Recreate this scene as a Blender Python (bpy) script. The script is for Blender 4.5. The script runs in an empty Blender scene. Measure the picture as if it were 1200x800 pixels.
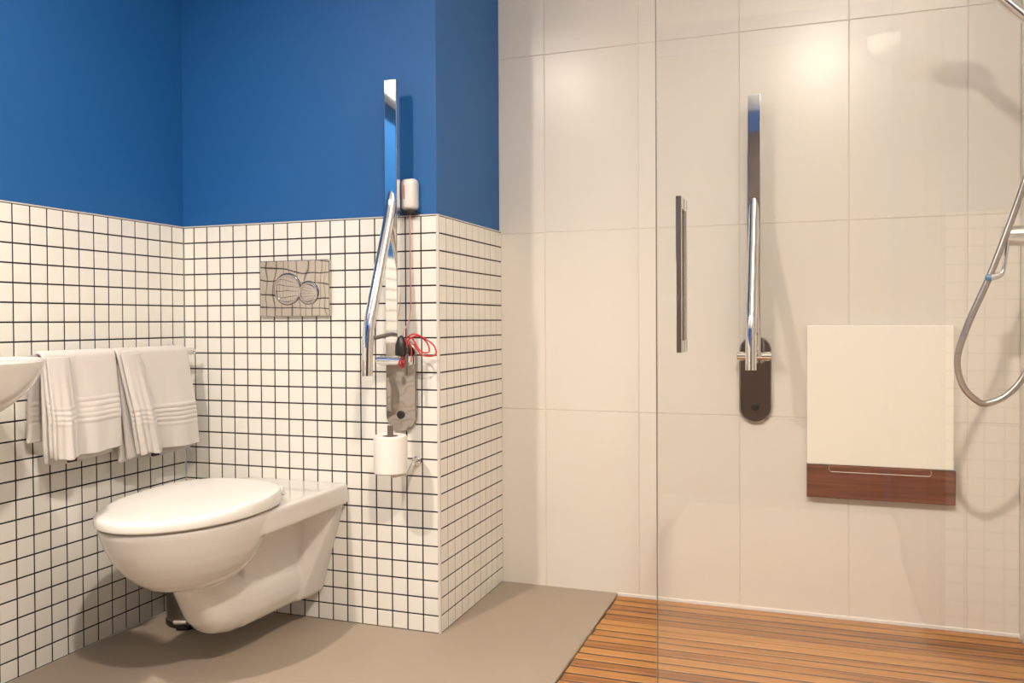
import bpy, bmesh, math, random
from mathutils import Vector, Matrix
random.seed(7)
PI = math.pi
C = bpy.context.scene.collection
SC = bpy.context.scene

# ------------------------------------------------------------------ materials
def new_mat(name):
    m = bpy.data.materials.new(name); m.use_nodes = True
    nt = m.node_tree; nt.nodes.clear()
    out = nt.nodes.new('ShaderNodeOutputMaterial')
    return m, nt, out

def principled(name, col, rough=.5, metal=0., spec=.5, bump=None, var=None, coat=0., sss=0.):
    """bump=(scale, strength, distance); var=(scale, amount)"""
    m, nt, out = new_mat(name)
    b = nt.nodes.new('ShaderNodeBsdfPrincipled')
    b.inputs['Base Color'].default_value = (*col, 1)
    b.inputs['Roughness'].default_value = rough
    b.inputs['Metallic'].default_value = metal
    b.inputs['Specular IOR Level'].default_value = spec
    b.inputs['Coat Weight'].default_value = coat
    b.inputs['Coat Roughness'].default_value = .04
    nt.links.new(b.outputs[0], out.inputs[0])
    tc = nt.nodes.new('ShaderNodeNewGeometry')
    if bump:
        n = nt.nodes.new('ShaderNodeTexNoise'); n.inputs['Scale'].default_value = bump[0]; n.inputs['Detail'].default_value = 3 if bump[0] > 50 else 0
        nt.links.new(tc.outputs['Position'], n.inputs['Vector'])
        bp = nt.nodes.new('ShaderNodeBump'); bp.inputs['Strength'].default_value = bump[1]; bp.inputs['Distance'].default_value = bump[2]
        nt.links.new(n.outputs['Fac'], bp.inputs['Height']); nt.links.new(bp.outputs[0], b.inputs['Normal'])
    if var:
        n = nt.nodes.new('ShaderNodeTexNoise'); n.inputs['Scale'].default_value = var[0]; n.inputs['Detail'].default_value = 4
        nt.links.new(tc.outputs['Position'], n.inputs['Vector'])
        mx = nt.nodes.new('ShaderNodeMix'); mx.data_type = 'RGBA'
        lo = [c*(1-var[1]) for c in col]; hi = [min(1, c*(1+var[1])) for c in col]
        mx.inputs[6].default_value = (*lo, 1); mx.inputs[7].default_value = (*hi, 1)
        nt.links.new(n.outputs['Fac'], mx.inputs[0]); nt.links.new(mx.outputs[2], b.inputs['Base Color'])
    return m

def island_mat(name, c0, c1, rough, bump=None, spec=.5):
    """each tile of a mesh gets its own slight tint"""
    m, nt, out = new_mat(name)
    b = nt.nodes.new('ShaderNodeBsdfPrincipled'); b.inputs['Roughness'].default_value = rough
    b.inputs['Specular IOR Level'].default_value = spec
    g = nt.nodes.new('ShaderNodeNewGeometry')
    mx = nt.nodes.new('ShaderNodeMix'); mx.data_type = 'RGBA'
    mx.inputs[6].default_value = (*c0, 1); mx.inputs[7].default_value = (*c1, 1)
    nt.links.new(g.outputs['Random Per Island'], mx.inputs[0]); nt.links.new(mx.outputs[2], b.inputs['Base Color'])
    if bump:
        n = nt.nodes.new('ShaderNodeTexNoise'); n.inputs['Scale'].default_value = bump[0]
        nt.links.new(g.outputs['Position'], n.inputs['Vector'])
        bp = nt.nodes.new('ShaderNodeBump'); bp.inputs['Strength'].default_value = bump[1]; bp.inputs['Distance'].default_value = bump[2]
        nt.links.new(n.outputs['Fac'], bp.inputs['Height']); nt.links.new(bp.outputs[0], b.inputs['Normal'])
    nt.links.new(b.outputs[0], out.inputs[0])
    return m

def wood_mat(name, dark, mid, light, rough, axis=0):
    m, nt, out = new_mat(name)
    b = nt.nodes.new('ShaderNodeBsdfPrincipled'); b.inputs['Roughness'].default_value = rough
    g = nt.nodes.new('ShaderNodeNewGeometry')
    mp = nt.nodes.new('ShaderNodeMapping'); s = [60, 60, 60]; s[axis] = 2.2
    mp.inputs['Scale'].default_value = s
    cmb = nt.nodes.new('ShaderNodeCombineXYZ')
    mul = nt.nodes.new('ShaderNodeMath'); mul.operation = 'MULTIPLY'; mul.inputs[1].default_value = 37
    nt.links.new(g.outputs['Random Per Island'], mul.inputs[0])
    for i in range(3): nt.links.new(mul.outputs[0], cmb.inputs[i])
    nt.links.new(g.outputs['Position'], mp.inputs['Vector']); nt.links.new(cmb.outputs[0], mp.inputs['Location'])
    n = nt.nodes.new('ShaderNodeTexNoise'); n.inputs['Scale'].default_value = 1.6; n.inputs['Detail'].default_value = 6
    n.inputs['Roughness'].default_value = .6
    nt.links.new(mp.outputs[0], n.inputs['Vector'])
    ad = nt.nodes.new('ShaderNodeMath'); ad.operation = 'MULTIPLY_ADD'; ad.inputs[1].default_value = .34; ad.inputs[2].default_value = -.17
    nt.links.new(g.outputs['Random Per Island'], ad.inputs[0])
    su = nt.nodes.new('ShaderNodeMath'); su.operation = 'ADD'
    nt.links.new(n.outputs['Fac'], su.inputs[0]); nt.links.new(ad.outputs[0], su.inputs[1])
    r = nt.nodes.new('ShaderNodeValToRGB'); e = r.color_ramp.elements
    e[0].position = .28; e[0].color = (*dark, 1); e[1].position = .75; e[1].color = (*light, 1)
    k = r.color_ramp.elements.new(.5); k.color = (*mid, 1)
    nt.links.new(su.outputs[0], r.inputs[0]); nt.links.new(r.outputs[0], b.inputs['Base Color'])
    bp = nt.nodes.new('ShaderNodeBump'); bp.inputs['Strength'].default_value = .15; bp.inputs['Distance'].default_value = .002
    nt.links.new(n.outputs['Fac'], bp.inputs['Height']); nt.links.new(bp.outputs[0], b.inputs['Normal'])
    nt.links.new(b.outputs[0], out.inputs[0])
    return m

def glass_mat(name):
    m, nt, out = new_mat(name)
    ge = nt.nodes.new('ShaderNodeNewGeometry')
    dt = nt.nodes.new('ShaderNodeVectorMath'); dt.operation = 'DOT_PRODUCT'
    nt.links.new(ge.outputs['Incoming'], dt.inputs[0]); nt.links.new(ge.outputs['Normal'], dt.inputs[1])
    def mth(op, a, b=None):
        n = nt.nodes.new('ShaderNodeMath'); n.operation = op
        for i, v in enumerate((a, b)):
            if v is None: continue
            if isinstance(v, (int, float)): n.inputs[i].default_value = v
            else: nt.links.new(v, n.inputs[i])
        return n.outputs[0]
    k = mth('POWER', mth('SUBTRACT', 1, mth('ABSOLUTE', dt.outputs['Value'])), 5)
    fo = mth('ADD', mth('MULTIPLY', k, .96), .04)
    t = nt.nodes.new('ShaderNodeBsdfTransparent'); t.inputs['Color'].default_value = (.992, .994, .990, 1)
    g = nt.nodes.new('ShaderNodeBsdfGlossy'); g.inputs['Roughness'].default_value = 0
    mx = nt.nodes.new('ShaderNodeMixShader')
    nt.links.new(fo, mx.inputs[0]); nt.links.new(t.outputs[0], mx.inputs[1]); nt.links.new(g.outputs[0], mx.inputs[2])
    nt.links.new(mx.outputs[0], out.inputs[0])
    return m

def emit_mat(name, col, s):
    m, nt, out = new_mat(name)
    e = nt.nodes.new('ShaderNodeEmission'); e.inputs[0].default_value = (*col, 1); e.inputs[1].default_value = s
    nt.links.new(e.outputs[0], out.inputs[0]); return m

M = dict(
    mosaic=island_mat('mosaic tile', (.77, .76, .71), (.795, .785, .735), .28, (9, .12, .004)),
    grout=principled('dark grout', (.012, .012, .018), .85),
    bigtile=island_mat('satin wall tile', (.715, .685, .625), (.73, .70, .64), .25, (5, .06, .004)),
    palegrout=principled('pale grout', (.64, .585, .52), .8),
    blue=principled('blue wall paint', (.006, .095, .30), .55, bump=(220, .12, .002)),
    white=principled('white ceiling paint', (.86, .85, .83), .7),
    trim=principled('white metal trim', (.62, .585, .545), .4),
    vinyl=principled('grey brown vinyl', (.33, .272, .213), .5, bump=(300, .1, .001), var=(2.5, .05)),
    teak=wood_mat('teak slats', (.21, .078, .018), (.38, .162, .038), (.49, .24, .064), .5),
    seatwood=wood_mat('red brown seat wood', (.10, .034, .018), (.17, .062, .035), (.24, .095, .055), .4),
    door=principled('dark brown door', (.075, .050, .042), .45, var=(6, .2)),
    ceramic=principled('white ceramic', (.63, .605, .57), .12, coat=.4),
    plastic=principled('white plastic', (.70, .68, .65), .22),
    pad=principled('cream white seat panel', (.87, .84, .76), .35),
    chrome=principled('chrome', (.80, .79, .78), .045, 1),
    plate=principled('polished steel plate', (.58, .535, .50), .025, 1, bump=(14, .12, .006)),
    rplate=principled('polished rail plate', (.45, .41, .385), .05, 1, bump=(22, .12, .005)),
    brushed=principled('brushed steel', (.30, .27, .25), .3, 1, bump=(180, .15, .001)),
    black=principled('black plastic', (.012, .011, .011), .4),
    red=principled('red cord', (.50, .03, .028), .6),
    pink=principled('faded pink cord', (.60, .25, .22), .6),
    terry=principled('white terry cloth', (.62, .59, .56), .95, spec=.1, bump=(700, .5, .002)),
    purple=principled('dark purple tag', (.035, .02, .06), .8),
    paper=principled('white tissue paper', (.78, .76, .72), .95, spec=.1, bump=(260, .25, .001)),
    card=principled('grey cardboard', (.33, .27, .22), .9),
    hose=principled('metal shower hose', (.50, .46, .43), .28, 1),
    bluedot=principled('blue dot', (.08, .20, .40), .3),
    glass=glass_mat('clear glass'),
    glassedge=principled('glass edge', (.13, .115, .095), .15),
    seal=principled('white seal', (.84, .81, .77), .4),
)
LAMP = (1.0, .875, .735)
M['lamp'] = emit_mat('lamp glow', LAMP, 420)
M['fill_bulb'] = emit_mat('bulb glow', LAMP, 20)

# ------------------------------------------------------------------ helpers
def obj(name, bm, mats, parent=None, smooth=True, angle=35):
    me = bpy.data.meshes.new(name)
    bmesh.ops.recalc_face_normals(bm, faces=bm.faces[:])
    bm.to_mesh(me); bm.free()
    for m in (mats if isinstance(mats, (list, tuple)) else [mats]): me.materials.append(m)
    return link(name, me, parent, smooth, angle)

def link(name, me, parent=None, smooth=True, angle=35):
    if smooth:
        for p in me.polygons: p.use_smooth = True
        try: me.set_sharp_from_angle(angle=math.radians(angle))
        except Exception: pass
    o = bpy.data.objects.new(name, me); C.objects.link(o)
    if smooth:
        wn = o.modifiers.new('n', 'WEIGHTED_NORMAL'); wn.mode = 'FACE_AREA'; wn.weight = 60; wn.keep_sharp = True
    if parent:
        o.parent = parent
        o.matrix_parent_inverse = Matrix.Translation(-parent.location)   # parts keep world coordinates
    return o

def tag(o, label, cat, group=None):
    o['label'] = label; o['category'] = cat
    if group: o['group'] = group
    return o

def thing(name, label, cat, loc, group=None):
    o = bpy.data.objects.new(name, None); C.objects.link(o); o.location = loc; o.empty_display_size = .05
    return tag(o, label, cat, group)

def struct(o):
    o['kind'] = 'structure'; return o

def box(bm, x0, x1, y0, y1, z0, z1, bev=0, seg=2, mi=0):
    t = bmesh.new()
    bmesh.ops.create_cube(t, size=1)
    bmesh.ops.scale(t, vec=(x1-x0, y1-y0, z1-z0), verts=t.verts)
    bmesh.ops.translate(t, vec=((x0+x1)/2, (y0+y1)/2, (z0+z1)/2), verts=t.verts)
    if bev: bmesh.ops.bevel(t, geom=t.edges[:], offset=bev, segments=seg, profile=.5, affect='EDGES')
    merge(bm, t, mi)

def merge(bm, t, mi=0):
    mp = {}
    for v in t.verts: mp[v] = bm.verts.new(v.co)
    for f in t.faces:
        try:
            n = bm.faces.new([mp[v] for v in f.verts]); n.material_index = mi
        except ValueError: pass
    t.free()

def loft(bm, rings, cap0=True, cap1=True, mi=0, closed=True):
    rows = [[bm.verts.new(p) for p in r] for r in rings]
    n = len(rows[0])
    for a, b in zip(rows, rows[1:]):
        for i in range(n if closed else n-1):
            j = (i+1) % n
            f = bm.faces.new((a[i], a[j], b[j], b[i])); f.material_index = mi
    if cap0 and closed: bm.faces.new(rows[0][::-1]).material_index = mi
    if cap1 and closed: bm.faces.new(rows[-1]).material_index = mi
    return rows

def frames(pts):
    pts = [Vector(p) for p in pts]
    T = []
    for i in range(len(pts)):
        a = pts[max(0, i-1)]; b = pts[min(len(pts)-1, i+1)]
        T.append((b-a).normalized())
    up = Vector((0, 0, 1)) if abs(T[0].z) < .9 else Vector((1, 0, 0))
    n = (up - T[0]*up.dot(T[0])).normalized()
    out = []
    for t in T:
        n = (n - t*n.dot(t)).normalized()
        out.append((t, n, t.cross(n)))
    return pts, out

def tube(bm, pts, r, seg=14, mi=0, caps=True):
    pts, fr = frames(pts)
    rr = r if isinstance(r, (list, tuple)) else [r]*len(pts)
    loft(bm, [[p + (n*math.cos(2*PI*k/seg) + b*math.sin(2*PI*k/seg))*q for k in range(seg)]
              for p, (t, n, b), q in zip(pts, fr, rr)], caps, caps, mi)

def spline(pts, n=10):
    """Catmull-Rom through pts"""
    P = [Vector(p) for p in pts]; P = [P[0]*2-P[1]] + P + [P[-1]*2-P[-2]]
    out = []
    for i in range(1, len(P)-2):
        a, b, c, d = P[i-1:i+3]
        for k in range(n):
            t = k/n
            out.append(.5*((2*b)+(c-a)*t+(2*a-5*b+4*c-d)*t*t+(3*b-a-3*c+d)*t**3))
    out.append(P[-2]); return out

def fillet(pts, rad, n=6):
    """polyline with rounded corners"""
    P = [Vector(p) for p in pts]; out = [P[0]]
    for a, b, c in zip(P, P[1:], P[2:]):
        u = (a-b).normalized(); v = (c-b).normalized()
        d = min(rad, (a-b).length*.48, (c-b).length*.48)
        for k in range(n+1):
            t = k/n
            out.append((b+u*d)*(1-t)**2 + b*2*t*(1-t) + (b+v*d)*t*t)
    out.append(P[-1]); return out

def lathe(bm, prof, origin, axis='z', seg=40, mi=0, cap0=True, cap1=True):
    o = Vector(origin); rings = []
    for r, h in prof:
        ring = []
        for k in range(seg):
            a = 2*PI*k/seg; x, y = r*math.cos(a), r*math.sin(a)
            v = {'z': (x, y, h), 'y': (x, h, -y), 'x': (h, x, y)}[axis]
            ring.append(o+Vector(v))
        rings.append(ring)
    loft(bm, rings, cap0, cap1, mi)

def ring_extrude(bm, outline, axis, lo, hi, bev=.0, mi=0, n=3):
    """outline 2-D points extruded along axis ('y': outline is x,z ; 'z': outline is x,y) with a rounded rim"""
    cx = sum(p[0] for p in outline)/len(outline); cy = sum(p[1] for p in outline)/len(outline)
    def off(d):
        res = []; m = len(outline)
        for i in range(m):
            a = Vector(outline[i-1]); b = Vector(outline[i]); c = Vector(outline[(i+1) % m])
            t = (c-a)
            if t.length < 1e-9: res.append(b); continue
            nrm = Vector((t.y, -t.x)).normalized()
            if nrm.dot(b-Vector((cx, cy))) < 0: nrm = -nrm
            res.append(b - nrm*d)
        return res
    lev = []
    sgn = 1 if hi > lo else -1
    for k in range(n+1):
        a = PI/2*k/n; lev.append((bev*(1-math.sin(a)), lo+sgn*bev*(1-math.cos(a))))
    for k in range(n+1):
        a = PI/2*k/n; lev.append((bev*(1-math.cos(a)), hi-sgn*bev*(1-math.sin(a))))
    rings = []
    for d, h in lev:
        o = off(d)
        rings.append([Vector((p.x, h, p.y)) if axis == 'y' else Vector((p.x, p.y, h)) for p in o])
    loft(bm, rings, True, True, mi)

def stadium(x0, x1, z0, z1, n=12, top=True):
    r = (x1-x0)/2; cx = (x0+x1)/2
    P = [(cx+r*math.cos(PI+PI*k/n), z0+r+r*math.sin(PI+PI*k/n)) for k in range(n+1)]
    P += [(cx+r*math.cos(PI*k/n), z1-r+r*math.sin(PI*k/n)) for k in range(n+1)]
    return P

def rrect(x0, x1, y0, y1, r, n=6):
    P = []
    for cx, cy, a in ((x1-r, y1-r, 0), (x0+r, y1-r, PI/2), (x0+r, y0+r, PI), (x1-r, y0+r, 1.5*PI)):
        for k in range(n+1):
            t = a+PI/2*k/n; P.append((cx+r*math.cos(t), cy+r*math.sin(t)))
    return P

def apply_mods(o):
    dg = bpy.context.evaluated_depsgraph_get(); dg.update()
    ev = o.evaluated_get(dg); me = bpy.data.meshes.new_from_object(ev)
    o.modifiers.clear(); old = o.data; o.data = me; me.name = old.name
    for p in me.polygons: p.use_smooth = True

# wall faces made of real tiles: origin O, along U, up z, outward N
def tiles(bm, O, U, N, ul, zl, gap, thick, bev, mi):
    O, U, N = Vector(O), Vector(U), Vector(N); Z = Vector((0, 0, 1))
    flip = U.cross(Z).dot(N) < 0
    for a, b in zip(ul, ul[1:]):
        for c, d in zip(zl, zl[1:]):
            if b-a < gap*1.8 or d-c < gap*1.8: continue
            def P(u, z, h): return bm.verts.new(O+U*u+Z*z+N*h)
            g = gap/2
            o_ = [P(a+g, c+g, 0), P(b-g, c+g, 0), P(b-g, d-g, 0), P(a+g, d-g, 0)]
            m_ = [P(a+g, c+g, thick-bev), P(b-g, c+g, thick-bev), P(b-g, d-g, thick-bev), P(a+g, d-g, thick-bev)]
            e = g+bev
            i_ = [P(a+e, c+e, thick), P(b-e, c+e, thick), P(b-e, d-e, thick), P(a+e, d-e, thick)]
            fs = [i_]
            for A, B in ((o_, m_), (m_, i_)):
                for k in range(4):
                    j = (k+1) % 4; fs.append([A[k], A[j], B[j], B[k]])
            for f in fs:
                bm.faces.new(f[::-1] if flip else f).material_index = mi
def quad(bm, pts, mi=0):
    bm.faces.new([bm.verts.new(p) for p in pts]).material_index = mi

# ------------------------------------------------------------------ dimensions (metres)
T = .05                      # mosaic module
PX = .895                    # right edge of the toilet wall
D = .509                     # plane of the shower wall
XR = 2.46                    # right wall
YF = -3.10                   # wall behind the camera
ZC = 2.40                    # ceiling
PT = .008                    # paint lies this far behind the tile faces
H = 1.2                      # top of the mosaic
zl = [i*T for i in range(25)]

# ------------------------------------------------------------------ setting
def wall_obj(name, bm, mats):
    me = bpy.data.meshes.new(name); bm.to_mesh(me); bm.free()
    for m in mats: me.materials.append(m)
    return struct(link(name, me, None, False))
GR, TI, PA = 0, 1, 2

TH = .0016
# left wall
b = bmesh.new()
box(b, -.12, -TH, YF, 0, 0, H, mi=GR)
tiles(b, (-TH, 0, 0), (0, -1, 0), (1, 0, 0), [i*T for i in range(63)], zl, .0042, TH, .0008, TI)
box(b, -.12, -PT, YF, D, H, ZC, mi=PA)
wall_obj('wall_left', b, [M['grout'], M['mosaic'], M['blue']])
# toilet wall: a boxed-in block whose front and right side are tiled
ul = [0] + [.0401+i*T for i in range(17)] + [PX-.005]
vl = [.006+i*T for i in range(10)] + [D]
b = bmesh.new()
box(b, 0, PX-TH, TH, D, 0, H, mi=GR)
tiles(b, (0, TH, 0), (1, 0, 0), (0, -1, 0), ul, zl, .0042, TH, .0008, TI)
tiles(b, (PX-TH, 0, 0), (0, 1, 0), (1, 0, 0), vl, zl, .0042, TH, .0008, TI)
box(b, -PT, PX-PT, PT, D, H, ZC, mi=PA)
wall_obj('wall_back', b, [M['grout'], M['mosaic'], M['blue']])
# shower wall: large satin tiles
sx = [PX] + [1.0515+.3187*i for i in range(5)]; sx = [x for x in sx if x < XR] + [XR]
sz = [0] + [.597*i for i in range(1, 5)] + [ZC]
b = bmesh.new()
box(b, PX-PT, XR+.12, D+TH, D+.12, -.03, ZC, mi=GR)
tiles(b, (0, D+TH, -.03), (1, 0, 0), (0, -1, 0), [PX-PT]+sx[1:], [0]+[z+.03 for z in sz[1:]], .0020, TH, .0011, TI)
wall_obj('wall_shower', b, [M['palegrout'], M['bigtile']])
# right wall (shower side)
b = bmesh.new()
box(b, XR+TH, XR+.12, YF, D, -.03, ZC, mi=GR)
tiles(b, (XR+TH, D, -.03), (0, -1, 0), (-1, 0, 0), [.3187*i for i in range(10)], [0]+[z+.03 for z in sz[1:]], .0020, TH, .0011, TI)
wall_obj('wall_right', b, [M['palegrout'], M['bigtile']])
# tiled spur wall beside the camera, facing the shower
YS, XS = -1.45, 2.25
b = bmesh.new()
box(b, XS+TH, XR, YF, YS-TH, 0, H, mi=GR)
tiles(b, (XR, YS-TH, 0), (-1, 0, 0), (0, 1, 0), [i*T for i in range(5)], zl, .0042, TH, .0008, TI)
box(b, XS+PT, XR, YF, YS-PT, H, ZC, mi=PA)
wall_obj('wall_spur', b, [M['grout'], M['mosaic'], M['blue']])
b = bmesh.new(); box(b, XS-.036, XS-.001, -2.20, YS-.012, .004, 2.1, .002); struct(obj('dark_side_panel', b, M['door'], None))  # added unseen dark panel; keeps the spur's side dark in the glass reflection
# wall behind the camera with the dark door
b = bmesh.new()
DX0, DX1, DZ = 1.08, 2.23, 2.25
for x0, x1 in ((0, DX0),):
    box(b, x0, x1, YF-.12, YF-TH, 0, H, mi=GR)
    n = int((x1-x0)/T)
    tiles(b, (x1, YF-TH, 0), (-1, 0, 0), (0, 1, 0), [i*T for i in range(n+1)]+[x1-x0], zl, .0042, TH, .0008, TI)
    box(b, x0, x1, YF-.12, YF-PT, H, ZC, mi=PA)
box(b, DX0, XS, YF-.12, YF-PT, DZ, ZC, mi=PA); box(b, DX1, XS, YF-.12, YF-PT, 0, DZ, mi=PA)
wall_obj('wall_front', b, [M['grout'], M['mosaic'], M['blue']])
b = bmesh.new(); box(b, DX0, DX1, YF-.08, YF-.03, 0, DZ, .002)
dd = struct(obj('door_1', b, M['door'], None))
b = bmesh.new(); tube(b, fillet([(1.16, YF-.03, 1.0), (1.16, YF+.03, 1.0), (1.28, YF+.03, 1.0)], .02), .009)
hh = obj('door_handle', b, M['chrome'], dd)
b = bmesh.new(); box(b, -.12, XR+.12, YF-.12, D+.12, ZC, ZC+.1); wall_obj('ceiling', b, [M['white']])
# floor: vinyl with a rounded lip where the shower starts; lowered shower tray
WX = 1.298
b = bmesh.new()
prof = [(0, 0)] + [(WX-.006+.006*math.sin(a), -.006+.006*math.cos(a)) for a in (0, PI/8, PI/4, 3*PI/8, PI/2)] + [(WX, -.05), (0, -.05)]
loft(b, [[(x, y, z) for x, z in prof] for y in (YF-.1, D)])
struct(obj('floor', b, M['vinyl'], None))
b = bmesh.new(); box(b, WX, XR, YF-.1, D, -.08, -.05); struct(obj('floor_shower_tray', b, M['palegrout'], None))
# trims: slim white profiles capping the mosaic, the corner profile, the seal under the shower wall
tr = [((-PT, .001, YF, 0, H, H+.0035)), ((0, PX, -.001, PT, H, H+.0035)), ((PX-PT, PX+.001, -.001, D, H, H+.0035)), ((PX-.0065, PX+.001, -.001, .0065, 0, H))]
for i, a in enumerate(tr):
    b = bmesh.new(); box(b, *a, .0006, 1); struct(obj('trim_%d' % (i+1), b, M['trim'], None))
b = bmesh.new(); box(b, WX, XR, D-.004, D, -.03, .002, .001, 1); struct(obj('trim_5', b, M['seal'], None))

# ------------------------------------------------------------------ teak duckboard
b = bmesh.new()
y = D-.012; k = 0
while y > -.62:
    w = random.uniform(.035, .040); e = random.uniform(-.004, .004)
    box(b, WX+.0035+e*.7, XR-.004, y-w, y, -.03, -.005+random.uniform(-.0008, .0008), .0018, 1)
    box(b, WX+.004, XR-.006, y-w-.0085, y-w+.0005, -.03, -.0068, 0, 1, 1)     # black strip painted in for the shade in the gap between slats
    y -= w+.0078
for x in (WX+.12, WX+.55, WX+1.0): box(b, x-.02, x+.02, -.6, D-.01, -.05, -.0302)
tag(obj('duckboard', b, [M['teak'], M['black']], None, False), 'orange brown teak slatted duckboard covering the shower floor', 'duckboard')

# ------------------------------------------------------------------ toilet
X0 = .42
def egg(sb, sm, sf, a, nb, nf, n=48, x0=X0):
    """closed outline: back at s=sb, widest at sm, tip at sf"""
    P = []
    for k in range(2*n):
        t = 2*PI*k/(2*n)
        c, s = math.cos(t), math.sin(t)
        e = nf if s > 0 else nb
        x = a*math.copysign(abs(c)**(2/e), c); q = abs(s)**(2/e)
        sd = sm+(sf-sm)*q if s > 0 else sm-(sm-sb)*q
        P.append((x0+x, -sd))
    return P
toilet = thing('toilet', 'white wall-hung toilet with closed lid on the mosaic wall', 'toilet', (X0, 0, .08))
b = bmesh.new()
# bowl
R = []
for z, sb, sm, sf, a in ((.418, .24, .45, .700, .182), (.405, .24, .45, .698, .182), (.385, .245, .45, .690, .178), (.36, .25, .455, .680, .170),
                         (.33, .27, .455, .664, .158), (.30, .29, .45, .640, .142), (.275, .30, .45, .612, .122), (.255, .31, .445, .582, .098), (.24, .33, .44, .54, .065), (.233, .37, .44, .49, .03)):
    R.append([(x, y, z) for x, y in egg(sb, sm, sf, a, 2.2, 1.95)])
loft(b, R)
# deck slab
t = bmesh.new(); box(b, X0-.178, X0+.178, -.40, .0, .356, .418, .008, 3)
# flange on the wall: trapezoid thinning away from the wall
def trap(s, wt, wb, zt, zb):
    return [(X0-wt, -s, zt), (X0+wt, -s, zt), (X0+wb, -s, zb+.012), (X0+wb-.012, -s, zb), (X0-wb+.012, -s, zb), (X0-wb, -s, zb+.012)]
loft(b, [trap(0, .168, .088, .37, .082), trap(.035, .166, .086, .37, .08), (trap(.10, .085, .075, .37, .08))])
# web and trap pipe
loft(b, [trap(.02, .075, .072, .37, .08), trap(.33, .06, .06, .37, .085)])
R = []
for s, w, zb, zt in ((.02, .078, .080, .215), (.15, .078, .078, .215), (.28, .074, .076, .22), (.36, .068, .078, .25), (.41, .06, .092, .26), (.445, .05, .125, .27), (.475, .042, .18, .28), (.50, .03, .22, .28)):
    zc = (zb+zt)/2; hh = (zt-zb)/2
    R.append([(X0+w*math.copysign(abs(math.cos(a))**.75, math.cos(a)), -s, zc+hh*math.copysign(abs(math.sin(a))**.75, math.sin(a))) for a in [2*PI*k/24 for k in range(24)]])
loft(b, R)
body = obj('bowl', b, M['ceramic'], toilet)
md = body.modifiers.new('r', 'REMESH'); md.mode = 'VOXEL'; md.voxel_size = .0042; md.use_smooth_shade = True
md = body.modifiers.new('s', 'SMOOTH'); md.factor = .5; md.iterations = 12
apply_mods(body)
b = bmesh.new(); ring_extrude(b, egg(.245, .455, .694, .176, 2.8, 1.95), 'z', .4185, .4300, .003)
obj('seat', b, M['plastic'], toilet)
# lid: slightly domed
b = bmesh.new()
R = []
for z, ins in ((.4315, .016), (.4245, .008), (.4235, .004), (.4250, .001), (.430, 0), (.440, .0005), (.4445, .004), (.4475, .011), (.4490, .022), (.4505, .06), (.4515, .12)):
    R.append([(x, y, z+.017*max(0, min(1, (y+.62)/.36))*max(0, min(1, (z-.428)/.016))) for x, y in egg(.238+ins, .455, .707-ins, .189-ins, 2.7, 1.95, 32)])
loft(b, R)
obj('lid', b, M['plastic'], toilet)
for sx_ in (-.075, .085):
    b = bmesh.new()
    lathe(b, [(.013, .417), (.013, .424), (.009, .426), (.009, .438), (.006, .441)], (X0+sx_, -.205, 0), 'z', 20)
    tube(b, [(X0+sx_-.012, -.222, .4315), (X0+sx_+.022, -.222, .4315)], .0075, 14)
    obj('hinge', b, M['plastic'], toilet)
for s_ in (.05,):
    b = bmesh.new(); lathe(b, [(.015, .345), (.017, .350), (.017, .358)], (X0+.12, -.125, 0), 'z', 18); obj('bolt_cap', b, M['card'], toilet)

# ------------------------------------------------------------------ flush plate
fp = thing('flush_plate', 'square polished steel flush plate with two round buttons', 'flush plate', (.42, 0, 1.0))
b = bmesh.new(); ring_extrude(b, rrect(.298, .544, .914, 1.084, .005), 'y', .001, -.012, .0025)
obj('cover', b, M['plate'], fp)
for cx, cz, r in ((.398, .997, .047), (.472, .985, .034)):
    b = bmesh.new()
    lathe(b, [(r, -.010), (r, -.0135), (r-.002, -.0150), (r-.006, -.0152), (r-.008, -.0140), (r*.6, -.0148), (r*.2, -.0152), (.0015, -.0153)], (cx, 0, cz), 'y', 48)
    o = obj('button', b, M['plate'], fp)
    b = bmesh.new(); lathe(b, [(r+.0002, -.0105), (r+.0002, -.0128), (r+.0018, -.0128), (r+.0018, -.0105)], (cx, 0, cz), 'y', 48, 0, False, False); obj('groove', b, M['black'], o)

# ------------------------------------------------------------------ fold-up grab rails
def grab_rail(xc, yw, label):
    t = thing('grab_rail', label, 'grab rail', (xc, yw, .58), 'fold-up chrome grab rails')
    b = bmesh.new(); ring_extrude(b, stadium(xc-.049, xc+.049, .578, .848, 16), 'y', yw, yw-.014, .004)
    p = obj('mounting_plate', b, M['rplate'], t)
    b = bmesh.new(); lathe(b, [(.012, yw-.012), (.012, yw-.017), (.010, yw-.0185), (.002, yw-.019)], (xc, 0, .628), 'y', 24)
    obj('screw_cap', b, M['black'], p)
    b = bmesh.new()
    for sg in (-1, 1): box(b, xc+sg*.038-.009, xc+sg*.038+.009, yw-.056, yw-.012, .772, .800, .003)
    tube(b, [(xc-.052, yw-.056, .786), (xc-.050, yw-.056, .786), (xc+.050, yw-.056, .786), (xc+.052, yw-.056, .786)], [.010, .012, .012, .010], 24)
    obj('hinge', b, M['chrome'], t)
    b = bmesh.new(); box(b, xc-.0195, xc+.0195, yw-.067, yw-.046, .797, 1.578, .0025)
    obj('upright_bar', b, M['chrome'], t)
    b = bmesh.new()
    path = fillet([(xc, yw-.055, 1.262), (xc, yw-.066, 1.215), (xc, yw-.20, .868), (xc, yw-.205, .752)], .06, 8)
    pts, fr = frames(path)
    seg = 20
    tube(b, path, [.013]*1 + [.0155]*(len(path)-1), seg)
    obj('support_tube', b, M['chrome'], t)
    b = bmesh.new(); tube(b, [(xc, yw-.06, .862), (xc, yw-.2, .850)], .006, 12)
    obj('cross_link', b, M['brushed'], t)
    return t
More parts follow.
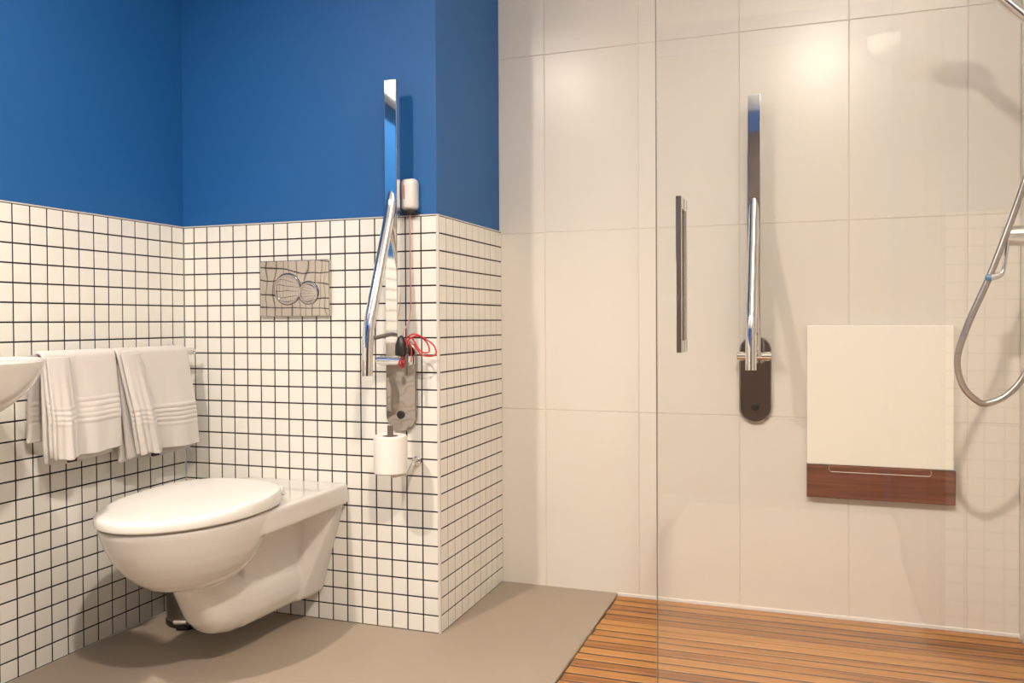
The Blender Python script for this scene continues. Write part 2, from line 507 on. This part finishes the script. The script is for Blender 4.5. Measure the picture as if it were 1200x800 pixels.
grab_rail(.780, 0, 'fold-up chrome grab rail on the mosaic wall beside the toilet, holding red cord')
grab_rail(1.737, D, 'fold-up chrome grab rail on the large cream tiles in the shower, behind glass')

# ------------------------------------------------------------------ toilet roll and holder
hx, hy = .800, -.115
ho = thing('toilet_roll_holder', 'small chrome toilet roll holder below the grab rail plate', 'toilet roll holder', (.824, 0, .494))
b = bmesh.new(); lathe(b, [(.014, .001), (.014, -.006), (.011, -.009), (.006, -.010)], (.824, 0, .494), 'y', 24); obj('mount', b, M['chrome'], ho)
b = bmesh.new()
tube(b, fillet([(.824, -.008, .494), (.825, -.035, .490), (.824, -.06, .468), (hx, hy, .468), (hx, hy, .61)], .014, 6), .0055, 12)
obj('arm', b, M['chrome'], ho)
b = bmesh.new(); lathe(b, [(.0085, .565), (.0085, .608), (.007, .611)], (hx, hy, 0), 'z', 20); obj('spindle_cap', b, M['brushed'], ho)
ro = thing('toilet_roll', 'white toilet paper roll on the holder below the grab rail', 'toilet roll', (hx, hy, .48))
b = bmesh.new()
lathe(b, [(.022, .480), (.043, .478), (.0465, .482), (.0465, .578), (.043, .583), (.022, .581), (.022, .480)], (hx, hy, 0), 'z', 48, 0, False, False)
obj('paper', b, M['paper'], ro)
b = bmesh.new(); lathe(b, [(.0205, .4805), (.0219, .4805), (.0219, .5805), (.0205, .5805), (.0205, .4805)], (hx, hy, 0), 'z', 36, 0, False, False); obj('core', b, M['card'], ro)

# ------------------------------------------------------------------ alarm pull switch with red cord
al = thing('pull_switch', 'white alarm pull switch with red cord beside the grab rail', 'alarm switch', (.812, PT, 1.215))
b = bmesh.new()
R = []
for yy, i in ((PT, .004), (.0, .001), (-.012, 0), (-.024, .002), (-.031, .007), (-.034, .014)):
    R.append([(x, yy, z) for x, z in rrect(.789+i, .835-i, 1.214+i, 1.306-i, .012-i*.4)])
loft(b, R); obj('housing', b, M['plastic'], al)
b = bmesh.new(); ring_extrude(b, rrect(.803, .808, 1.245, 1.285, .002), 'y', -.033, -.0348, .0005); obj('indicator', b, M['pink'], al)
b = bmesh.new(); box(b, .793, .834, -.026, PT-.001, 1.2055, 1.2145, .002); obj('shadow_strip', b, M['black'], al)  # black strip standing in for the shadow under the switch housing
b = bmesh.new()
tube(b, spline([(.812, -.012, 1.208), (.813, -.013, 1.05), (.818, -.025, .92), (.8205, -.075, .858), (.829, -.075, .80), (.826, -.085, .78)], 8), .0016, 8)
obj('pull_cord', b, M['pink'], al)
b = bmesh.new()
cx = .872
tube(b, spline([(.820, -.086, .770), (.823, -.086, .815), (.836, -.085, .850), (.858, -.08, .862), (.890, -.075, .848), (.914, -.07, .828), (.917, -.072, .804), (.880, -.078, .804), (.858, -.082, .835)], 8), .0022, 8)
tube(b, spline([(.820, -.082, .765), (.830, -.082, .82), (.843, -.082, .848), (.870, -.076, .856), (.893, -.07, .836), (.898, -.072, .812), (.875, -.077, .815), (.852, -.08, .85)], 8), .0022, 8)
tube(b, spline([(.826, -.088, .775), (.828, -.088, .805), (.842, -.085, .838), (.850, -.082, .82), (.848, -.082, .785)], 8), .0018, 8)
tube(b, spline([(.815, -.092, .778), (.824, -.098, .790), (.832, -.09, .779), (.824, -.08, .772), (.815, -.092, .778)], 8), .0025, 8)
obj('cord_bundle', b, M['red'], al)
b = bmesh.new()
lathe(b, [(.003, .858), (.010, .850), (.0165, .832), (.0175, .812), (.0165, .803), (.004, .800)], (.8195, -.085, 0), 'z', 24)
obj('pull_knob', b, M['black'], al)
b = bmesh.new(); tube(b, [(.835, -.086, .745), (.835, -.086, .747), (.835, -.084, .805), (.835, -.084, .807)], [.003, .0055, .0055, .003], 14); obj('cord_toggle', b, M['brushed'], al)

# ------------------------------------------------------------------ towel rail and towels
XRAIL, ZRAIL = .078, .808
rl = thing('towel_rail', 'chrome towel rail with two towels along the left mosaic wall', 'towel rail', (0, -.45, ZRAIL))
b = bmesh.new(); tube(b, [(XRAIL, -.712, ZRAIL), (XRAIL, -.05, ZRAIL)], .0095, 18); obj('bar', b, M['chrome'], rl)
for yy in (-.700, -.062):
    b = bmesh.new()
    lathe(b, [(.022, 0), (.022, .006), (.010, .010), (.009, .07), (.012, .078)], (0, yy, ZRAIL), 'x', 24); obj('post', b, M['chrome'], rl)

def towel(label, y0, y1, zf, zb, lean0, lean1, seed):
    rnd = random.Random(seed)
    t = thing('towel', label, 'towel', (XRAIL, (y0+y1)/2, ZRAIL), 'white towels on the rail')
    ph = rnd.uniform(0, 6)
    def sheet(path, ya, yb, la, lb, zbot, bands, nu=28, amp=.004):
        rows = []
        for x, z, side in path:
            f = max(0, (ZRAIL-z)/(ZRAIL-zbot)); row = []
            for k in range(nu+1):
                u = k/nu
                yy = (ya+la*f)*(1-u)+(yb+lb*f)*u
                dx = amp*f*math.sin(u*9+ph+side*1.3)+amp*.6*f*math.sin(u*21+ph*2)
                for zb_, hb in bands:
                    if abs(z-zb_) < hb: dx += .0016*side*math.cos((z-zb_)/hb*PI/2)
                row.append(Vector((x+dx, yy, z+.003*f*math.sin(u*7+ph))))
            rows.append(row)
        return rows
    def zr(a, b_, n): return [a+(b_-a)*i/n for i in range(n+1)]
    bz = zf+.087
    fb = [(bz, .004), (bz+.0125, .004), (bz+.025, .004), (bz+.039, .0045)]
    bb = [(zb+.055+q, .005) for q in (0, .013, .026, .039, .052)]
    r = .0157
    path = [(.034+.02*min(1, (z-zb)/(ZRAIL-zb)), z, -1) for z in zr(zb, ZRAIL-.01, 60)]
    path += [(XRAIL-r*math.cos(a), ZRAIL+r*math.sin(a)*.9, 0) for a in [PI*i/10 for i in range(11)]]
    path += [(XRAIL+r+.012*min(1, (ZRAIL-z)/.15), z, 1) for z in zr(ZRAIL-.01, zf, 90)]
    b = bmesh.new(); loft(b, sheet(path, y0, y1, lean0, lean1, zf, fb+bb), False, False, closed=False)
    # inner, slightly longer layer of the folded cloth
    inn = [(XRAIL+.008, z, 1) for z in zr(ZRAIL-.02, zf-.016, 24)]
    loft(b, sheet(inn, y0+.004, y1-.016, lean0*.6, lean1, zf, [], amp=.002), False, False, closed=False)
    inn = [(XRAIL-.014, z, 1) for z in zr(ZRAIL-.02, zf-.024, 24)]
    loft(b, sheet(inn, y0+.030, y1-.04, .0, 0, zf, [], amp=.003), False, False, closed=False)
    o = obj('cloth', b, M['terry'], t, True, 80)
    md = o.modifiers.new('t', 'SOLIDIFY'); md.thickness = .012; md.offset = 0
    md = o.modifiers.new('b', 'SUBSURF'); md.levels = 1; md.render_levels = 1
    apply_mods(o)
    # the left third folded back over the front
    w = .068
    path = [(XRAIL+r+.0135+.012*min(1, max(0, (ZRAIL-z))/.15), z, 1) for z in zr(ZRAIL+.004, zf-.003, 90)]
    b = bmesh.new(); rows = sheet(path, y0+.001, y0+w, lean0, lean0+.012, zf, fb)
    for row in rows:                     # the folded edge bulges
        for k, v in enumerate(row):
            u = k/(len(row)-1); v.x += .006*math.sin(PI*min(1, u*1.0))-.005*(u > .97)
    loft(b, rows, False, False, closed=False)
    o = obj('folded_flap', b, M['terry'], t, True, 80)
    md = o.modifiers.new('t', 'SOLIDIFY'); md.thickness = .008; md.offset = 0
    md = o.modifiers.new('b', 'SUBSURF'); md.levels = 1; md.render_levels = 1
    apply_mods(o)
    b = bmesh.new(); yt = y0+lean0+.045; box(b, XRAIL+r+.020, XRAIL+r+.0255, yt, yt+.028, zf-.013, zf+.004, .001, 1); obj('tag', b, M['purple'], t)
    return t
towel('white ribbed towel on the rail, the one nearer the washbasin', -.602, -.374, .556, .592, .006, .012, 1)
towel('white ribbed towel on the rail, the one nearer the corner', -.368, -.098, .528, .545, .055, .035, 2)

# ------------------------------------------------------------------ washbasin
wb = thing('washbasin', 'white ceramic washbasin cut off at the left edge', 'washbasin', (0, -1.03, .66))
def basin_ring(ins, z, n=10):
    x0, x1, y0, y1 = -.001, .377-ins, -1.33+ins, -.735-ins
    r = max(.207-ins*.55, .03); r = min(r, (x1-x0)*.49)
    P = [(x0, y0), ]
    for k in range(n+1):
        a = -PI/2+PI/2*k/n; P.append((x1-r+r*math.cos(a), y0+r+r*math.sin(a)))
    for k in range(n+1):
        a = PI/2*k/n; P.append((x1-r+r*math.cos(a), y1-r+r*math.sin(a)))
    P.append((x0, y1))
    return [(x, y, z) for x, y in P]
def bowl_ring(ins, z, n=10):
    x0, x1, y0, y1 = .10+ins, .347-ins, -1.30+ins, -.758-ins
    r = min(.17, (x1-x0)*.49); P = [(x0, y0)]
    for k in range(n+1):
        a = -PI/2+PI/2*k/n; P.append((x1-r+r*math.cos(a), y0+r+r*math.sin(a)))
    for k in range(n+1):
        a = PI/2*k/n; P.append((x1-r+r*math.cos(a), y1-r+r*math.sin(a)))
    P.append((x0, y1))
    return [(x, y, z) for x, y in P]
b = bmesh.new()
R = [basin_ring(i, z) for i, z in ((.20, .655), (.15, .660), (.11, .678), (.078, .700), (.050, .724), (.030, .746), (.016, .768), (.006, .792), (.001, .808), (0, .815), (.003, .8205), (.010, .822))]
R += [bowl_ring(i, z) for i, z in ((0, .822), (.006, .818), (.02, .78), (.045, .735), (.075, .71), (.10, .703))]
loft(b, R)
obj('basin', b, M['ceramic'], wb)
b = bmesh.new(); lathe(b, [(.022, .7035), (.022, .707), (.018, .7085), (.003, .7085)], (.223, -1.03, 0), 'z', 24); obj('drain', b, M['chrome'], wb)
b = bmesh.new(); tube(b, fillet([(.22, -1.03, .665), (.22, -1.03, .50), (0, -1.03, .50)], .05), .016, 18); obj('waste_pipe', b, M['chrome'], wb)
b = bmesh.new()
tube(b, fillet([(.055, -1.03, .82), (.055, -1.03, .93), (.19, -1.03, .90)], .03), [.02]*1+[.019]*8, 18)
tube(b, [(.055, -1.03, .925), (.055, -1.03, .955), (.08, -1.03, .965)], .013, 14)
obj('tap', b, M['chrome'], wb)

# ------------------------------------------------------------------ pedal bin
bx, by = .140, -.122
pb = thing('pedal_bin', 'small brushed steel pedal bin on the floor behind the toilet', 'bin', (bx, by, 0))
b = bmesh.new(); lathe(b, [(.083, .0), (.085, .003), (.085, .014), (.080, .0165)], (bx, by, 0), 'z', 48); obj('base_ring', b, M['black'], pb)
b = bmesh.new(); lathe(b, [(.082, .0166), (.082, .225), (.078, .228)], (bx, by, 0), 'z', 48); obj('body', b, M['brushed'], pb)
b = bmesh.new(); lathe(b, [(.083, .2285), (.083, .236), (.070, .250), (.04, .259), (.004, .262)], (bx, by, 0), 'z', 48); obj('lid', b, M['chrome'], pb)
u = Vector((.30, -.95, 0)).normalized(); p0 = Vector((bx, by, .03))+u*.078; sd = Vector((-u.y, u.x, 0))
b = bmesh.new(); tube(b, [p0, p0+u*.03], .006, 12); tube(b, [p0+u*.03-sd*.02, p0+u*.03-sd*.018, p0+u*.03+sd*.018, p0+u*.03+sd*.02], [.004, .0065, .0065, .004], 14); obj('pedal', b, M['chrome'], pb)
b = bmesh.new(); q = p0+u*.012; tube(b, [(q.x-sd.x*.018, q.y-sd.y*.018, .007), (q.x+sd.x*.018, q.y+sd.y*.018, .007)], .007, 12); obj('foot', b, M['black'], pb)

# ------------------------------------------------------------------ glass shower screen
GY = -.50
gs = thing('shower_screen', 'clear frameless glass shower screen with slim chrome pull handle', 'shower screen', (2.0, GY, -.005))
b = bmesh.new(); box(b, 1.6096, XR-.002, GY-.004, GY+.004, -.005, 2.1)
obj('pane', b, M['glass'], gs, False)
b = bmesh.new(); box(b, 1.6080, 1.6095, GY-.004, GY+.004, -.005, 2.1)
obj('edge', b, M['glassedge'], gs, False)
for s, n in ((-1, 'handle'), (1, 'handle')):
    b = bmesh.new(); y0 = GY+s*.004; y1 = GY+s*.040
    hx0 = 1.6585
    box(b, hx0-.0055, hx0+.0055, min(y1, y1-s*.010), max(y1, y1-s*.010), .833, 1.138, .0012)
    for zz in (.845, 1.126): box(b, hx0-.0055, hx0+.0055, min(y0, y1-s*.005), max(y0, y1-s*.005), zz-.012, zz+.012, .001)
    obj(n, b, M['chrome'], gs)

# ------------------------------------------------------------------ folding shower seat
ss = thing('shower_chair', 'folded-up shower seat with cream panel and dark wood edge', 'shower seat', (2.085, D, .375))
SY = .484
b = bmesh.new(); ring_extrude(b, rrect(1.888, 2.2885, .461, .879, .004), 'y', D-.008, SY, .003); obj('panel', b, M['pad'], ss)
b = bmesh.new(); ring_extrude(b, rrect(1.888, 2.2935, .361, .4605, .003), 'y', D-.008, SY-.002, .003); obj('wooden_edge', b, M['seatwood'], ss)
for x0, x1, sg in ((1.8885, 1.952, 1), (2.229, 2.291, -1)):
    b = bmesh.new()
    box(b, x0, x1, SY-.0038, SY+.002, .4590, .4625, .0008, 1)
    obj('bracket', b, M['brushed'], ss)
b = bmesh.new(); tube(b, fillet([(1.952, SY-.003, .4605), (1.952, SY-.003, .441), (2.229, SY-.003, .441), (2.229, SY-.003, .4605)], .009), .0015, 10)
obj('wire', b, M['hose'], ss)
for xx in (1.95, 2.21):
    b = bmesh.new(); box(b, xx-.03, xx+.03, D-.009, D, .42, .86, .003)
    obj('wall_mount', b, M['brushed'], ss)

# ------------------------------------------------------------------ shower fittings on the right wall
SYY = .10
sr = thing('shower_rail', 'chrome shower rail on the right wall at the frame edge', 'shower rail', (XR, SYY, 1.25))
b = bmesh.new(); tube(b, [(2.418, SYY, 1.25), (2.418, SYY, 2.0)], .010, 18); obj('bar', b, M['chrome'], sr)
for zz in (1.26, 1.99):
    b = bmesh.new(); lathe(b, [(.018, XR), (.018, XR-.006), (.012, XR-.012), (.012, XR-.05)], (0, SYY, zz), 'x', 20); obj('wall_bracket', b, M['chrome'], sr)
b = bmesh.new(); box(b, 2.404, 2.434, SYY-.018, SYY+.018, 1.585, 1.635, .008, 3); obj('slider', b, M['chrome'], sr)
hs = thing('hand_shower', 'chrome hand shower at the top right corner with looping metal hose', 'hand shower', (2.39, SYY, 1.60))
hd = Vector((2.252, SYY, 1.732)); hb = Vector((2.392, SYY, 1.600))
b = bmesh.new()
path = spline([hb+Vector((.012, 0, -.035)), hb, Vector((2.355, SYY, 1.640)), Vector((2.322, SYY, 1.674)), Vector((2.29, SYY, 1.706)), hd+Vector((.015, 0, .010))], 8)
tube(b, path, [.010+.005*min(1, i/16) for i in range(len(path))], 18); obj('handle', b, M['chrome'], hs)
b = bmesh.new(); lathe(b, [(.004, .026), (.03, .025), (.056, .015), (.067, .003), (.067, -.006), (.060, -.012), (.003, -.013)], (0, 0, 0), 'z', 40)
bmesh.ops.rotate(b, cent=(0, 0, 0), matrix=Matrix.Rotation(math.radians(6), 3, 'Y'), verts=b.verts)
bmesh.ops.translate(b, vec=hd, verts=b.verts); obj('spray_head', b, M['chrome'], hs)
# mixer
mx_ = thing('shower_mixer', 'chrome shower mixer with hanging lever and blue dot', 'shower mixer', (XR, SYY, 1.09))
b = bmesh.new(); lathe(b, [(.035, XR), (.035, XR-.008), (.024, XR-.014), (.024, 2.343), (.0225, 2.335), (.019, 2.3335), (.002, 2.3335)], (0, SYY, 1.094), 'x', 36)
tube(b, [(2.44, SYY, 1.07), (2.44, SYY, 1.045)], .011, 16)
obj('body', b, M['chrome'], mx_)
b = bmesh.new()
path = fillet([(2.343, SYY-.022, 1.085), (2.337, SYY-.026, 1.040), (2.330, SYY-.030, 1.001), (2.303, SYY-.034, .994)], .012, 6)
tube(b, path, [.0045]*(len(path)-7)+[.005+.0006*i for i in range(7)], 14)
obj('lever', b, M['chrome'], mx_)
b = bmesh.new(); lathe(b, [(.0085, 0), (.0092, -.003), (.008, -.010), (.002, -.012)], (2.305, SYY-.034, .994), 'x', 20); obj('blue_dot', b, M['bluedot'], mx_)
# hose: from the handle bottom down in a loop and up to the mixer
b = bmesh.new()
path = spline([(2.404, SYY, 1.565), (2.416, SYY-.03, 1.50), (2.418, SYY-.045, 1.38), (2.378, SYY-.035, 1.228), (2.345, SYY-.03, 1.12), (2.302, SYY-.03, .995), (2.258, SYY-.025, .883), (2.236, SYY-.02, .80),
               (2.248, SYY-.015, .737), (2.276, SYY-.01, .702), (2.302, SYY-.005, .692), (2.345, SYY, .713), (2.382, SYY, .76), (2.42, SYY, .86), (2.44, SYY, .98), (2.44, SYY, 1.046)], 10)
tube(b, path, .0078, 14)
obj('hose', b, M['hose'], hs)

# ------------------------------------------------------------------ lamps
def downlight(x, y, label, power, spread):
    t = thing('ceiling_light', label, 'ceiling light', (x, y, ZC), 'ceiling downlights')
    b = bmesh.new(); lathe(b, [(.052, 0), (.052, -.004), (.048, -.007), (.043, -.004), (.043, -.0005)], (x, y, ZC), 'z', 40, 0, False, False); obj('bezel', b, M['chrome'], t)
    b = bmesh.new(); lathe(b, [(.042, -.0015), (.040, -.003), (.002, -.003)], (x, y, ZC), 'z', 32); obj('lens', b, M['lamp'], t)
    L = bpy.data.lights.new('lamp', 'AREA'); L.shape = 'DISK'; L.size = .085; L.energy = power; L.color = LAMP; L.spread = math.radians(spread)
    o = bpy.data.objects.new('downlight_lamp', L); C.objects.link(o); o.location = (x, y, ZC-.012); o.visible_camera = True
    return o
P = 33
downlight(.48, -1.66, 'recessed round ceiling downlight nearest the washbasin', P*.78, 156)
downlight(1.95, -1.85, 'recessed round ceiling downlight nearest the spur wall', P*1.12, 166)
def fill_light(p, n, label, power):  # added out of view to lift the room's fill light off the ceiling
    """added fill light: a white half bowl on the wall with a lamp shining at the ceiling; p on the wall, n out of it"""
    p = Vector(p); n = Vector(n); t = thing('added_fill_light', label, 'fill light', p, 'added fill lights')
    c = p+n*.075; b = bmesh.new()
    lathe(b, [(.02, -.075), (.05, -.055), (.068, -.02), (.072, .02), (.066, .02), (.060, -.015), (.02, -.05)], c, 'z', 32)
    obj('shade', b, M['plastic'], t)
    b = bmesh.new(); a = p+n*.012; box(b, min(p.x, a.x)-.012*abs(n.y), max(p.x, a.x)+.012*abs(n.y), min(p.y, a.y)-.012*abs(n.x), max(p.y, a.y)+.012*abs(n.x), p.z-.03, p.z+.01, .002); obj('wall_bracket', b, M['chrome'], t)
    b = bmesh.new(); lathe(b, [(.02, -.045), (.035, -.02), (.03, .0), (.004, .010)], c, 'z', 24); obj('fill_bulb', b, M['fill_bulb'], t)
    L = bpy.data.lights.new('fill_light', 'AREA'); L.shape = 'DISK'; L.size = .11; L.energy = power; L.color = LAMP
    o = bpy.data.objects.new('fill_lamp', L); C.objects.link(o); o.location = c+Vector((0, 0, .03)); o.rotation_euler = (PI, 0, 0)
UP = 27
fill_light((XR, -1.0, 1.90), (-1, 0, 0), 'added white fill light on the cream tiles outside the shower screen', UP*.9)
fill_light((XS, -2.3, 1.95), (-1, 0, 0), 'added white fill light on the blue spur wall', UP*.55)

# added unseen white cabinet, for a white reflection in the chrome grab rail
wc = thing('added_cabinet', 'added shallow white cabinet, unseen, high on the left wall above the washbasin', 'cabinet', (0, -1.5, 1.93))
b = bmesh.new(); box(b, -PT, .05, -1.85, -1.05, 1.93, 2.36, .003); obj('body', b, M['plastic'], wc)
for ya in (-1.85, -1.448):
    b = bmesh.new(); box(b, .0505, .067, ya+.002, ya+.396, 1.932, 2.358, .003); d_ = obj('door', b, M['plastic'], wc)
    b = bmesh.new(); yk = ya+.36 if ya < -1.6 else ya+.04; lathe(b, [(.006, .067), (.006, .078), (.010, .082), (.009, .090), (.002, .091)], (0, yk, 1.97), 'x', 20); obj('knob', b, M['chrome'], d_)

# ------------------------------------------------------------------ camera
cam = bpy.data.cameras.new('camera'); co = bpy.data.objects.new('camera', cam); C.objects.link(co)
yaw, pitch, roll, f = .3308, -.0138, -.005, 969.78
cyw, syw = math.cos(yaw), math.sin(yaw)
F = Vector((-syw*math.cos(pitch), cyw*math.cos(pitch), math.sin(pitch))); Rr = Vector((cyw, syw, 0)); U_ = Rr.cross(F)
c, s = math.cos(roll), math.sin(roll)
Rv = Rr*c+U_*s; Uv = U_*c-Rr*s
co.matrix_world = Matrix(((Rv.x, Uv.x, -F.x, 1.903), (Rv.y, Uv.y, -F.y, -2.1525), (Rv.z, Uv.z, -F.z, .8963), (0, 0, 0, 1)))
cam.sensor_width = 36; cam.lens = f/1200*36
cam.shift_x = (600-618.49)/1200; cam.shift_y = (389.57-400)/1200
cam.clip_start = .02
SC.camera = co
w = bpy.data.worlds.new('world'); SC.world = w; w.use_nodes = True
w.node_tree.nodes['Background'].inputs[0].default_value = (.9, .85, .78, 1); w.node_tree.nodes['Background'].inputs[1].default_value = .3
SC.view_settings.view_transform = 'Standard'; SC.view_settings.look = 'None'; SC.view_settings.gamma = 1
SC.view_settings.exposure = .40; SC.view_settings.use_curve_mapping = False
cy = SC.cycles
cy.use_denoising = True; cy.max_bounces = 10; cy.diffuse_bounces = 8; cy.glossy_bounces = 6; cy.transparent_max_bounces = 12
cy.caustics_reflective = False; cy.caustics_refractive = False; cy.sample_clamp_indirect = 6
